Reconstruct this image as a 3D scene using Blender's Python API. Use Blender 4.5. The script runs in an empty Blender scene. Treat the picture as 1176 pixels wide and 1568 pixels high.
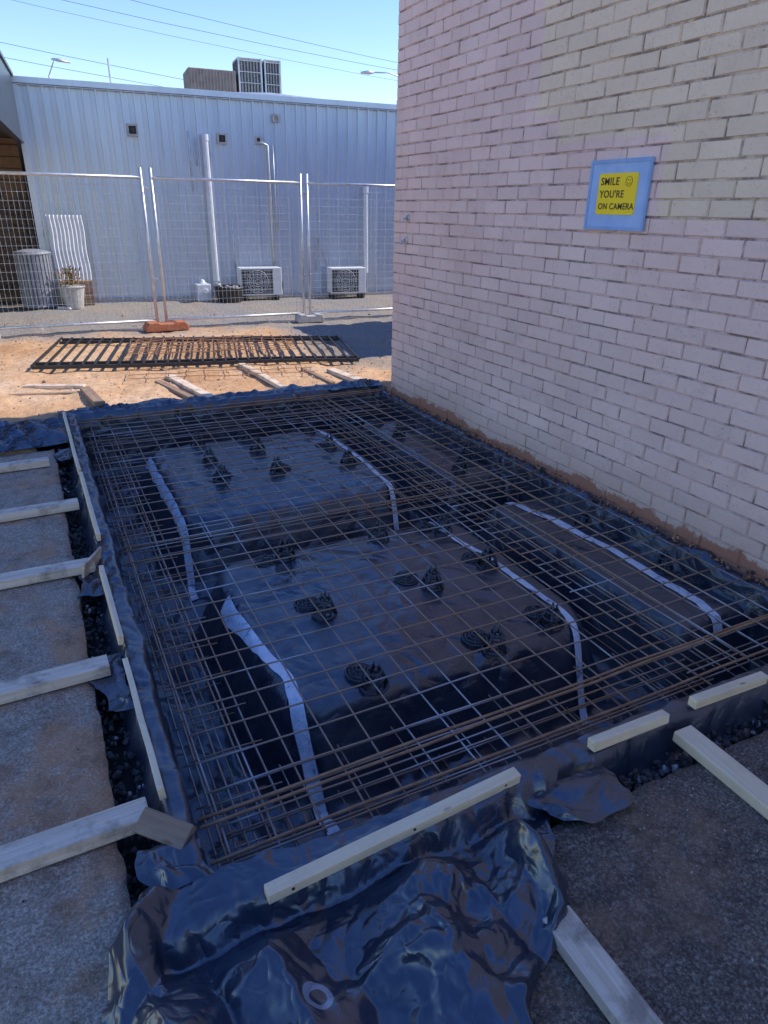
import bpy, math, random
from mathutils import Vector, Matrix, noise, Euler, Quaternion
random.seed(7)
C=bpy.context.collection
S=bpy.context.scene
R=random.uniform
def nz(x,y,z=0.0): return noise.noise(Vector((x,y,z)))
def sst(a,b,x):
    t=max(0,min(1,(x-a)/(b-a))); return t*t*(3-2*t)
def tri(u): return abs(u-math.floor(u)-.5)*2
def crumple(x,y,sd,f=1.0):
    """sharp-creased film: warped triangle waves in several directions, 0..1"""
    wx=nz(x*1.6*f,y*1.6*f,sd);wy=nz(x*1.6*f+7,y*1.6*f,sd+3)
    a=tri((x*.9+y*.45)*2.1*f+wx*1.5+sd)
    b=tri((x*.5-y*.9)*2.9*f+wy*1.7+sd*.7)
    c=tri((x*.95-y*.2)*5.3*f+wy*2.4+sd*.3)
    d=tri((x*.2+y*.95)*6.7*f+wx*2.6+sd*.1)
    m=sst(-.25,.35,nz(x*2.1*f+20,y*2.1*f,sd))
    return a*.45*(1-.4*m)+b*.28*(.5+.5*m)+c*.16*m+d*.11*(1-m)
# ------------------------------------------------------------ materials
def newmat(name):
    m=bpy.data.materials.new(name);m.use_nodes=True
    nt=m.node_tree;b=nt.nodes['Principled BSDF'];return m,nt,b
def N(nt,t,**k):
    n=nt.nodes.new(t)
    for a,v in k.items():
        if a in n.inputs.keys(): n.inputs[a].default_value=v
        else: setattr(n,a,v)
    return n
def coord(nt,scale=(1,1,1)):
    tc=N(nt,'ShaderNodeTexCoord');mp=N(nt,'ShaderNodeMapping');mp.inputs['Scale'].default_value=scale
    nt.links.new(tc.outputs['Object'],mp.inputs['Vector']);return mp.outputs[0]
def noi(nt,vec,scale,detail=4,rough=.55,dist=0):
    n=N(nt,'ShaderNodeTexNoise');n.inputs['Scale'].default_value=scale;n.inputs['Detail'].default_value=detail
    n.inputs['Roughness'].default_value=rough;n.inputs['Distortion'].default_value=dist
    nt.links.new(vec,n.inputs['Vector']);return n.outputs['Fac']
def ramp(nt,fac,stops):
    r=N(nt,'ShaderNodeValToRGB');e=r.color_ramp.elements
    while len(e)<len(stops): e.new(.5)
    for i,(p,c) in enumerate(stops):
        e[i].position=p;e[i].color=(c[0],c[1],c[2],1) if not isinstance(c,(int,float)) else (c,c,c,1)
    nt.links.new(fac,r.inputs[0]);return r.outputs[0]
def mixc(nt,f,a,b,mode='MIX'):
    m=N(nt,'ShaderNodeMix',data_type='RGBA',blend_type=mode)
    if isinstance(f,(int,float)): m.inputs[0].default_value=f
    else: nt.links.new(f,m.inputs[0])
    for i,c in ((6,a),(7,b)):
        if isinstance(c,tuple): m.inputs[i].default_value=(c[0],c[1],c[2],1)
        else: nt.links.new(c,m.inputs[i])
    return m.outputs[2]
def mth(nt,op,a,b=None,c=None):
    m=N(nt,'ShaderNodeMath',operation=op)
    for i,v in enumerate((a,b,c)):
        if v is None: continue
        if isinstance(v,(int,float)): m.inputs[i].default_value=v
        else: nt.links.new(v,m.inputs[i])
    return m.outputs[0]
def bump(nt,b,h,strength=.3,dist=.01,prev=None):
    n=N(nt,'ShaderNodeBump');n.inputs['Strength'].default_value=strength;n.inputs['Distance'].default_value=dist
    nt.links.new(h,n.inputs['Height'])
    if prev is not None: nt.links.new(prev,n.inputs['Normal'])
    nt.links.new(n.outputs[0],b.inputs['Normal']);return n.outputs[0]
def simple(name,c1,c2,rough=.6,metal=0,ns=8,bs=.15,bd=.004,bscale=40,scale=(1,1,1),spec=.5):
    m,nt,b=newmat(name);v=coord(nt,scale)
    col=ramp(nt,noi(nt,v,ns,3,.6),[(.35,c1),(.65,c2)])
    nt.links.new(col,b.inputs['Base Color'])
    b.inputs['Roughness'].default_value=rough;b.inputs['Metallic'].default_value=metal
    b.inputs['Specular IOR Level'].default_value=spec
    if bs: bump(nt,b,noi(nt,v,bscale,2),bs,bd)
    return m

def plastic(name,ring=None,dust=.35,r0=.24,r1=.40,s1=.5,s2=.28,base=(.020,.029,.050)):
    m,nt,b=newmat(name);v=coord(nt)
    n1=noi(nt,v,1.7,5,.6,.4)
    n2=noi(nt,v,23,4,.7)
    n4=noi(nt,v,150,2,.6)
    dm=mth(nt,'MULTIPLY',ramp(nt,n1,[(.45,0),(.7,1)]),dust)
    dm=mth(nt,'ADD',dm,mth(nt,'MULTIPLY',ramp(nt,n2,[(.58,0),(.75,1)]),.18))
    dm=mth(nt,'ADD',dm,mth(nt,'MULTIPLY',mth(nt,'MULTIPLY',ramp(nt,n4,[(.64,0),(.7,1)]),ramp(nt,n1,[(.45,0),(.6,1)])),.35))
    col=mixc(nt,dm,base,(.16,.16,.165))
    if ring:
        sp=N(nt,'ShaderNodeSeparateXYZ');nt.links.new(v,sp.inputs[0])
        dx=mth(nt,'SUBTRACT',sp.outputs[0],ring[0]);dy=mth(nt,'SUBTRACT',sp.outputs[1],ring[1])
        d=mth(nt,'SQRT',mth(nt,'ADD',mth(nt,'MULTIPLY',dx,dx),mth(nt,'MULTIPLY',dy,dy)))
        k=mth(nt,'LESS_THAN',mth(nt,'ABSOLUTE',mth(nt,'SUBTRACT',d,.027)),.007)
        col=mixc(nt,mth(nt,'MULTIPLY',k,.6),col,(.45,.5,.58))
    nt.links.new(col,b.inputs['Base Color'])
    r=ramp(nt,n1,[(.35,r0),(.7,r1)]);nt.links.new(r,b.inputs['Roughness'])
    b.inputs['IOR'].default_value=1.85
    b.inputs['Specular IOR Level'].default_value=.6
    a=mth(nt,'ABSOLUTE',mth(nt,'SUBTRACT',noi(nt,v,4.0,1,.5,.8),.5))
    a2=mth(nt,'ABSOLUTE',mth(nt,'SUBTRACT',noi(nt,v,16,1,.5,.6),.5))
    p=bump(nt,b,a,s1,.07);p=bump(nt,b,a2,s2,.018,p)
    return m
M_liner=plastic('black_plastic_film',dust=.34,s1=.6,s2=.36)
M_sheet=plastic('black_plastic_sheet',ring=(.31,.895),dust=.18,r0=.20,r1=.34,s1=.65,s2=.5)
def wood(name,c1,c2,rough=.75,dirt=.3):
    m,nt,b=newmat(name);tc=N(nt,'ShaderNodeTexCoord');oi=N(nt,'ShaderNodeObjectInfo')
    add=N(nt,'ShaderNodeVectorMath',operation='ADD');nt.links.new(tc.outputs['Object'],add.inputs[0])
    cx=N(nt,'ShaderNodeCombineXYZ');nt.links.new(mth(nt,'MULTIPLY',oi.outputs['Random'],30),cx.inputs[0]);nt.links.new(cx.outputs[0],add.inputs[1])
    mp=N(nt,'ShaderNodeMapping');mp.inputs['Scale'].default_value=(2.5,55,55);nt.links.new(add.outputs[0],mp.inputs[0])
    g=noi(nt,mp.outputs[0],1,5,.6,.6)
    col=ramp(nt,g,[(.3,c1),(.7,c2)])
    d=noi(nt,add.outputs[0],9,5,.65)
    col=mixc(nt,mth(nt,'MULTIPLY',ramp(nt,d,[(.48,0),(.66,1)]),dirt),col,(.16,.11,.08))
    mp2=N(nt,'ShaderNodeMapping');mp2.inputs['Scale'].default_value=(6,20,20);nt.links.new(add.outputs[0],mp2.inputs[0])
    vo=N(nt,'ShaderNodeTexVoronoi');vo.inputs['Scale'].default_value=1;nt.links.new(mp2.outputs[0],vo.inputs['Vector'])
    col=mixc(nt,ramp(nt,vo.outputs['Distance'],[(.06,.7),(.14,0)]),col,(.20,.09,.04))
    nt.links.new(col,b.inputs['Base Color']);b.inputs['Roughness'].default_value=rough
    bump(nt,b,g,.5,.002);return m
M_pine=wood('pine_timber',(.88,.62,.37),(.95,.76,.50),dirt=.15)
M_old=wood('weathered_timber',(.64,.47,.32),(.90,.72,.54),dirt=.65)
M_dark=wood('wet_timber',(.24,.15,.09),(.40,.27,.17),dirt=.5)
def steelmat():
    m,nt,b=newmat('mesh_steel');v=coord(nt)
    n=noi(nt,v,2.2,3,.6)
    nt.links.new(ramp(nt,n,[(.36,(.46,.45,.46)),(.46,(.34,.24,.18)),(.66,(.38,.20,.11))]),b.inputs['Base Color'])
    nt.links.new(ramp(nt,n,[(.36,.7),(.5,.15)]),b.inputs['Metallic']);b.inputs['Roughness'].default_value=.42;return m
M_steel=steelmat()
M_rust=simple('rusty_rebar',(.32,.155,.075),(.48,.26,.14),rough=.7,metal=.1,ns=14,bs=0)
M_chair=simple('chair_plastic',(.045,.05,.06),(.065,.07,.08),rough=.22,bs=0)
M_galv=simple('galvanised_steel',(.55,.56,.58),(.72,.73,.74),rough=.42,metal=.6,ns=12,bs=0)
def tapemat():
    m,nt,b=newmat('silver_tape');v=coord(nt)
    n=noi(nt,v,13,5,.7)
    c=ramp(nt,n,[(.35,(.22,.27,.36)),(.44,(.72,.77,.84)),(.66,(.90,.92,.95))])
    nt.links.new(c,b.inputs['Base Color']);b.inputs['Roughness'].default_value=.32
    bump(nt,b,n,.9,.014);return m
M_tape=tapemat()
M_black=simple('black_steel',(.018,.018,.02),(.035,.033,.03),rough=.5,bs=0)
M_rubble=simple('rubble',(.035,.035,.038),(.13,.12,.11),rough=.85,ns=9,bs=0)
M_white=simple('white_paint',(.74,.74,.72),(.82,.82,.8),rough=.5,bs=0)
M_cream=simple('pvc_pipe',(.66,.68,.70),(.76,.77,.78),rough=.45,bs=0)
M_grille=simple('dark_grille',(.03,.03,.035),(.05,.05,.055),rough=.5,bs=0)
M_brownmetal=simple('brown_metal',(.26,.20,.16),(.34,.27,.22),rough=.5,bs=0)
M_orange=simple('orange_block',(.40,.12,.05),(.5,.2,.1),rough=.8,ns=20,bs=.4)
M_conc=simple('concrete_block',(.42,.39,.36),(.56,.53,.49),rough=.9,ns=20,bs=.4)
M_yellow=simple('yellow_sign',(.97,.68,.01),(.98,.74,.015),rough=.4,ns=5,bs=0)
M_blue=simple('blue_board',(.30,.47,.78),(.38,.55,.84),rough=.6,ns=9,bs=.3)
M_ink=simple('sign_ink',(.05,.035,.01),(.07,.05,.02),rough=.5,bs=0)
M_wire=simple('cable',(.10,.14,.22),(.12,.16,.24),rough=.6,bs=0)
M_leaf=simple('plant_leaf',(.16,.09,.03),(.35,.17,.05),rough=.7,ns=20,bs=0)
M_leafg=simple('plant_leaf_green',(.05,.09,.02),(.09,.14,.04),rough=.6,ns=20,bs=0)
M_binp=simple('bin_plastic',(.22,.23,.26),(.30,.31,.34),rough=.55,bs=0)
M_brownwall=simple('brown_render',(.24,.15,.09),(.32,.21,.13),rough=.85)
M_fascia=simple('fascia_sheet',(.05,.06,.08),(.10,.11,.13),rough=.35,metal=.3,ns=3,scale=(1,6,.3))

# ------------------------------------------------------------ mesh builder
class MB:
    def __init__(s): s.v=[];s.f=[];s.m=[]
    def box(s,c,d,rot=0,mi=0,mat=None,top=1.0):
        o=len(s.v);c=Vector(c)
        Rm=mat if mat is not None else Matrix.Rotation(rot,3,'Z')
        for z in (-.5,.5):
            k=top if z>0 else 1
            for x,y in ((-.5,-.5),(.5,-.5),(.5,.5),(-.5,.5)):
                s.v.append(c+Rm@Vector((x*d[0]*k,y*d[1]*k,z*d[2])))
        for q in ((0,3,2,1),(4,5,6,7),(0,1,5,4),(1,2,6,5),(2,3,7,6),(3,0,4,7)):
            s.f.append(tuple(o+i for i in q));s.m.append(mi)
    def tube(s,pts,r,n=6,mi=0,caps=True):
        pts=[Vector(p) for p in pts];o=len(s.v);L=len(pts)
        rr=r if isinstance(r,(list,tuple)) else [r]*L
        for i,p in enumerate(pts):
            t=(pts[min(i+1,L-1)]-pts[max(i-1,0)]).normalized()
            a=Vector((0,0,1)) if abs(t.z)<.9 else Vector((1,0,0))
            u=t.cross(a).normalized();w=u.cross(t)
            for k in range(n):
                an=2*math.pi*k/n
                s.v.append(p+(u*math.cos(an)+w*math.sin(an))*rr[i])
        for i in range(L-1):
            for k in range(n):
                a=o+i*n+k;b=o+i*n+(k+1)%n
                s.f.append((a,b,b+n,a+n));s.m.append(mi)
        if caps:
            s.f.append(tuple(o+k for k in range(n))[::-1]);s.m.append(mi)
            s.f.append(tuple(o+(L-1)*n+k for k in range(n)));s.m.append(mi)
    def ring(s,c,R0,r,n=16,mi=0,axis='Z',m=5):
        o=len(s.v);c=Vector(c)
        for i in range(n):
            a=2*math.pi*i/n
            for k in range(m):
                b=2*math.pi*k/m;rad=R0+r*math.cos(b);h=r*math.sin(b)
                if axis=='Z': p=Vector((rad*math.cos(a),rad*math.sin(a),h))
                elif axis=='Y': p=Vector((rad*math.cos(a),h,rad*math.sin(a)))
                else: p=Vector((h,rad*math.cos(a),rad*math.sin(a)))
                s.v.append(c+p)
        for i in range(n):
            for k in range(m):
                a=o+i*m+k;b=o+i*m+(k+1)%m;c2=o+((i+1)%n)*m+(k+1)%m;d=o+((i+1)%n)*m+k
                s.f.append((a,d,c2,b));s.m.append(mi)
    def obj(s,name,mats,smooth=False,parent=None,bev=0,loc=None,rot=None):
        me=bpy.data.meshes.new(name);me.from_pydata([tuple(p) for p in s.v],[],s.f)
        for m in (mats if isinstance(mats,list) else [mats]): me.materials.append(m)
        me.polygons.foreach_set('material_index',s.m)
        if smooth: me.polygons.foreach_set('use_smooth',[True]*len(s.f))
        me.update()
        ob=bpy.data.objects.new(name,me);C.objects.link(ob)
        if parent: ob.parent=parent
        if loc: ob.location=loc
        if rot: ob.rotation_euler=rot
        if bev:
            b=ob.modifiers.new('b','BEVEL');b.width=bev;b.segments=2;b.limit_method='ANGLE'
        return ob
def empty(name,loc=(0,0,0),rot=(0,0,0)):
    e=bpy.data.objects.new(name,None);C.objects.link(e);e.location=loc;e.rotation_euler=rot;e.empty_display_size=.2;return e
def frange(a,b,st):
    n=max(1,int(round((b-a)/st)));return [a+(b-a)*i/n for i in range(n+1)]
def grid(name,xs,ys,fn,mat,smooth=True):
    v=[];f=[];nx=len(xs)
    for j,y in enumerate(ys):
        for i,x in enumerate(xs): v.append(fn(x,y))
    for j in range(len(ys)-1):
        for i in range(nx-1):
            a=j*nx+i;f.append((a,a+1,a+nx+1,a+nx))
    me=bpy.data.meshes.new(name);me.from_pydata(v,[],f);me.materials.append(mat)
    if smooth: me.polygons.foreach_set('use_smooth',[True]*len(f))
    ob=bpy.data.objects.new(name,me);C.objects.link(ob);return ob

# ------------------------------------------------------------ ground
def gmat():
    m,nt,b=newmat('dirt_and_gravel');v=coord(nt)
    sp=N(nt,'ShaderNodeSeparateXYZ');nt.links.new(v,sp.inputs[0])
    n1=noi(nt,v,.9,5,.6);n2=noi(nt,v,14,4,.65);n3=noi(nt,v,70,3,.7)
    dirt=ramp(nt,n1,[(.3,(.52,.29,.14)),(.5,(.68,.42,.23)),(.7,(.74,.53,.35))])
    dirt=mixc(nt,mth(nt,'MULTIPLY',ramp(nt,n2,[(.42,0),(.7,1)]),.55),dirt,(.36,.19,.09))
    grav=ramp(nt,n3,[(.3,(.12,.11,.10)),(.5,(.28,.25,.22)),(.72,(.48,.44,.38))])
    grav=mixc(nt,ramp(nt,n1,[(.48,0),(.64,.5)]),grav,(.42,.30,.19))
    yy=mth(nt,'ADD',sp.outputs[1],mth(nt,'MULTIPLY',mth(nt,'SUBTRACT',n1,.5),3.0))
    a=ramp(nt,mth(nt,'MULTIPLY',yy,.05),[(.49,0),(.525,1)])
    xx=mth(nt,'ADD',sp.outputs[0],mth(nt,'MULTIPLY',mth(nt,'SUBTRACT',n1,.5),1.5))
    c=mth(nt,'MULTIPLY',ramp(nt,mth(nt,'MULTIPLY',xx,.1),[(.29,0),(.33,1)]),ramp(nt,mth(nt,'MULTIPLY',yy,.05),[(.345,0),(.37,1)]))
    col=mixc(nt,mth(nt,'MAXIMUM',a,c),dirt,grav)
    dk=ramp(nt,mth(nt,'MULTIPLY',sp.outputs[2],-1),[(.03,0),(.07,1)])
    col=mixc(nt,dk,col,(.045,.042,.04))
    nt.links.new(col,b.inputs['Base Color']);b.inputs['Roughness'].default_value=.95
    b.inputs['Specular IOR Level'].default_value=.2
    p=bump(nt,b,n2,.8,.025);bump(nt,b,n3,.7,.008,p);return m
def gz(x,y):
    if .17<x<3.06 and 1.27<y<6.10: return -.75
    if (-.14<x<=.17 and .93<y<6.0) or (-.14<x<3.06 and .93<y<=1.27): return -.13+.03*nz(x*9,y*9)
    if (x<-.03 and y<5.35) or y<1.07: return -.08
    z=.022*nz(x*1.1,y*1.1)+.012*nz(x*4,y*4,3)+.006*nz(x*15,y*15,5)
    if y>6.1: z+=.03*abs(nz(x*2.2+y*.4,y*.9,9))-.014*sst(.25,.5,nz(x*3.3,y*3.3,17))
    return z
xs=[-500,-120,-40,-15,-8,-5,-3.5]+frange(-2.6,5.4,.04)+[6,7,9,12,16,30,80,200,500]
ys=[-300,-60,-15,-5,-2,-.5,.3]+frange(.8,10.6,.04)+[11,11.5,12,13,14,16,20,30,60,120,300,700]
grid('ground',xs,ys,lambda x,y:(x,y,gz(x,y)),gmat())

def slabmat(name,c1,c2,c3,stain,sa,seedo):
    m,nt,b=newmat(name)
    tc=N(nt,'ShaderNodeTexCoord');mp=N(nt,'ShaderNodeMapping');mp.inputs['Location'].default_value=seedo
    nt.links.new(tc.outputs['Object'],mp.inputs['Vector']);v=mp.outputs[0]
    n1=noi(nt,v,1.9,6,.7);n2=noi(nt,v,110,2,.8);n3=noi(nt,v,8,5,.75);n5=noi(nt,v,28,3,.7)
    col=ramp(nt,n2,[(.34,c1),(.5,c2),(.70,c3)])
    col=mixc(nt,mth(nt,'MULTIPLY',ramp(nt,n5,[(.40,0),(.70,1)]),.5),col,c1)
    col=mixc(nt,mth(nt,'MULTIPLY',ramp(nt,n1,[(.50,0),(.60,1)]),sa),col,stain)
    col=mixc(nt,mth(nt,'MULTIPLY',ramp(nt,n3,[(.48,0),(.68,1)]),.65),col,(c1[0]*.6,c1[1]*.55,c1[2]*.5))
    vo=N(nt,'ShaderNodeTexVoronoi');vo.inputs['Scale'].default_value=70;nt.links.new(v,vo.inputs['Vector'])
    col=mixc(nt,mth(nt,'MULTIPLY',ramp(nt,vo.outputs['Distance'],[(.12,1),(.22,0)]),.4),col,c3)
    nt.links.new(col,b.inputs['Base Color']);b.inputs['Roughness'].default_value=.9;b.inputs['Specular IOR Level'].default_value=.3
    p=bump(nt,b,n3,.7,.016);p=bump(nt,b,n5,.6,.008,p);bump(nt,b,n2,.8,.005,p);return m
M_slabL=slabmat('worn_concrete',(.25,.175,.120),(.44,.33,.24),(.72,.58,.44),(.56,.26,.11),.65,(3,1,0))
M_slabR=slabmat('old_asphalt',(.085,.063,.047),(.175,.132,.10),(.42,.34,.26),(.33,.185,.10),.5,(11,7,0))
def slabL(x,y):
    z=.006*nz(x*2,y*2)+.003*nz(x*9,y*9)
    if x>-.0305:
        j=.018*nz(y*6,1)+.010*nz(y*23,2)
        if x>-.02: return (-.035+j-.012+.01*nz(y*17,8),y,-.16)
        return (-.035+j,y,z-.004)
    if y>5.34: z=-.1
    return (x,y,z)
grid('concrete_pavement',[-40,-8,-4,-2.5]+frange(-1.6,-.07,.045)+[-.03,-.01],[-30,-6,-2,0]+frange(.3,5.3,.04)+[5.35],slabL,M_slabL)
def slabR(x,y):
    z=.006*nz(x*2+9,y*2)+.003*nz(x*9,y*9)-.002
    if y>1.0695:
        j=.018*nz(x*5,11)+.010*nz(x*21,12)
        if y>1.08: return (x,1.06+j+.012,-.16)
        return (x,1.065+j,z-.004)
    return (x,y,z)
grid('asphalt_pavement',frange(-.02,3.0,.035)+[3.03],[-30,-6,-2,-.5]+frange(.1,1.03,.035)+[1.07,1.09],slabR,M_slabR)

# ------------------------------------------------------------ rubble
def rock(mb,c,r,mi=0):
    o=len(mb.v);ph=(1+5**.5)/2
    pts=[(-1,ph,0),(1,ph,0),(-1,-ph,0),(1,-ph,0),(0,-1,ph),(0,1,ph),(0,-1,-ph),(0,1,-ph),(ph,0,-1),(ph,0,1),(-ph,0,-1),(-ph,0,1)]
    rm=Euler((R(0,6),R(0,6),R(0,6))).to_matrix();sc=Vector((R(.6,1.2),R(.6,1.2),R(.5,.9)))
    for p in pts:
        q=Vector(p).normalized()*r*R(.7,1.2);q=Vector((q.x*sc.x,q.y*sc.y,q.z*sc.z));mb.v.append(Vector(c)+rm@q)
    for t in ((0,11,5),(0,5,1),(0,1,7),(0,7,10),(0,10,11),(1,5,9),(5,11,4),(11,10,2),(10,7,6),(7,1,8),(3,9,4),(3,4,2),(3,2,6),(3,6,8),(3,8,9),(4,9,5),(2,4,11),(6,2,10),(8,6,7),(9,8,1)):
        mb.f.append(tuple(o+i for i in t));mb.m.append(mi)
mb=MB()
for i in range(3000):
    if i%2: x=R(-.06,.09);y=R(1.05,6.0)
    else: x=R(-.02,3.0);y=R(1.05,1.22)
    rock(mb,(x,y,-.105+R(0,.05)),R(.005,.018),0 if R(0,1)<.94 else 1)
mb.obj('trench_rubble',[M_rubble,M_conc])
mb=MB()
for i in range(1400):
    x=R(-1.5,6);y=R(6.3,12)
    rock(mb,(x,y,gz(x,y)+.002),R(.004,.016)*(1 if R(0,1)<.93 else 1.8),0 if R(0,1)<.4 else 1)
mb.obj('loose_stones',[M_conc,simple('clay_stone',(.3,.16,.09),(.42,.25,.15),rough=.9,bs=0)])
mb=MB()
for i in range(900):
    if R(0,1)<.5: x=R(-1.2,-.05);y=R(.7,5.2)
    else: x=R(.8,2.9);y=R(.3,1.05)
    rock(mb,(x,y,.002),R(.0015,.0045),0 if R(0,1)<.6 else 1)
mb.obj('grit',[M_rubble,M_conc])

# ------------------------------------------------------------ pit liner
PODS=[(.50,2.27,1.86,3.42),(.50,2.25,3.75,5.54),(2.42,2.99,1.70,3.43),(2.42,2.99,3.76,5.48)]
def sdr(x,y,r,rad):
    cx=(r[0]+r[1])/2;cy=(r[2]+r[3])/2;hx=(r[1]-r[0])/2-rad;hy=(r[3]-r[2])/2-rad
    qx=abs(x-cx)-hx;qy=abs(y-cy)-hy
    return math.hypot(max(qx,0),max(qy,0))+min(max(qx,qy),0)-rad
def linz(x,y):
    w=.03*nz(x*2.3,y*2.3,4)
    h=0;dome=0
    for i,p in enumerate(PODS):
        d=sdr(x,y,p,.32 if i<2 else .10)+w*.6
        hh=1-sst(-.15 if i<2 else -.09,.06,d)
        if hh>h: h=hh;dome=min(1,max(0,-d)/.55)
    z=-.50+h*.360+.046*math.sin(dome*math.pi/2)
    cr=crumple(x,y,3.1,1.0)
    z+=(cr-.45)*.075*(1.15-.97*h)
    z+=(crumple(x,y,8.3,2.6)-.45)*.016*(1.1-.68*h)
    z+=.008*nz(x*1.5,y*1.5,7)*h
    z+=.0055*h*tri(x*5+y*1.5+nz(x*1.2,y*1.2,51)*2.5)*sst(-.1,.3,nz(x*1.7,y*1.7,52))
    z+=.0045*h*tri(y*4.3-x*2.1+nz(x*1.5,y*1.5,57)*2.2)*sst(-.05,.3,nz(x*1.9,y*1.9,58))
    fl=max(0,1-abs(h-.5)*2)
    if fl>0: z+=.030*fl*(tri(x*6+y*2+nz(x*3,y*3,5)*1.5)-.5)*(.4+nz(x*2,y*2,33)+.4)
    ww=.010*nz(x*7,y*7,21)+.012*nz(x*3,y*3,22)
    di=min(x-.165,6.06-y,y-1.29)+ww
    rim=1-sst(-.005,.05,di)
    z=z*(1-rim)+rim*.045
    dw=2.985-x+ww*.6
    rw=1-sst(-.0,.06,dw)
    if di>0: z=max(z,z*(1-rw)+rw*(-.02+.03*nz(y*4,31)+.02*nz(y*13,5)))
    if di<-.07:
        t=min(1,(-.07-di)/.055)
        if y>6.06: z=.045-.03*t+.05*crumple(x,y,4,2.5)
        else: z=.045-.14*t
        z+=.02*nz(x*11,y*11,12)*t
    if di<.03: z+=.020*(crumple(x,y,5.5,3.0)-.4)
    return z
def lin(x,y):
    j=.018
    xx=x+(j*nz(y*6,x*6,40) if x<.15 else 0);yy=y+(j*nz(x*6,y*6,41) if (y<1.28 or y>6.07) else 0)
    return (xx,yy,linz(x,y))
grid('pit_liner',frange(.035,3.022,.013),frange(1.135,6.26,.015),lin,M_liner)

def board(name,p0,p1,w,h,mat,tilt=0,bev=.002):
    p0=Vector(p0);p1=Vector(p1);d=p1-p0;L=d.length
    mb=MB();n=max(2,int(L/.15));sd=R(0,50)
    for i in range(n+1):
        t=i/n;x=(t-.5)*L
        wy=.0035*nz(t*3+sd,0);wz=.0025*nz(t*3,sd)
        for a,b in ((-.5,-.5),(.5,-.5),(.5,.5),(-.5,.5)): mb.v.append(Vector((x,a*w+wy,b*h+wz)))
    for i in range(n):
        for k in range(4):
            a=i*4+k;b=i*4+(k+1)%4;mb.f.append((a,a+4,b+4,b));mb.m.append(0)
    mb.f.append((0,1,2,3));mb.m.append(0);mb.f.append((n*4+3,n*4+2,n*4+1,n*4));mb.m.append(0)
    ob=mb.obj(name,mat,bev=bev)
    q=d.to_track_quat('X','Z');ob.rotation_mode='QUATERNION'
    ob.rotation_quaternion=q@Quaternion((1,0,0),tilt);ob.location=(p0+p1)/2
    return ob
for a,b in (((.12,1.3,-.06),(.12,6.1,-.06)),((.1,1.24,-.06),(2.95,1.24,-.06)),((.1,6.12,-.06),(3.0,6.12,-.06))):
    board('formwork_board',a,b,.035,.15,M_old)
for ya,yb,dx in ((1.60,2.30,0),(2.46,3.10,-.008),(3.47,4.45,.005),(4.52,5.97,-.01)):
    board('timber_batten',(.098+dx,ya,.076),(.088+dx,yb,.08),.02,.042,M_pine,tilt=R(-.15,.15))
board('timber_batten',(.275,1.155,.085),(1.075,1.205,.090),.036,.036,M_pine,tilt=.1)
board('timber_batten',(1.38,1.215,.075),(1.71,1.212,.075),.034,.036,M_pine,tilt=-.1)
board('timber_batten',(1.85,1.222,.075),(2.22,1.214,.07),.034,.036,M_pine)
mb=MB()
for x,y,z in ((.34,1.140,.088),(.70,1.163,.091),(1.02,1.184,.092)):
    mb.tube([(x,y-.002,z),(x,y+.01,z)],.0045,8)
mb.obj('nails',M_black)
for y,mat,e in ((1.59,M_old,.055),(2.375,M_old,.03),(3.255,M_old,.06),(4.085,M_old,.045),(4.945,M_old,-.08)):
    board('brace_timber',(-1.7,y-.02+R(-.03,.03),.025),(e,y+.01,.03),.085,.045,mat,bev=.003)
board('timber_offcut',(.03,1.56,.05),(.14,1.44,.045),.07,.03,M_dark,tilt=.5)
board('timber_offcut',(.0,3.18,.04),(.09,3.3,.06),.012,.10,M_old,tilt=.3)
board('brace_timber',(.925,.83,.02),(.93,-.9,.02),.085,.04,M_old,bev=.003)
board('brace_timber',(1.755,1.17,.02),(1.72,-.9,.02),.08,.04,M_pine,bev=.003)

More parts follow.
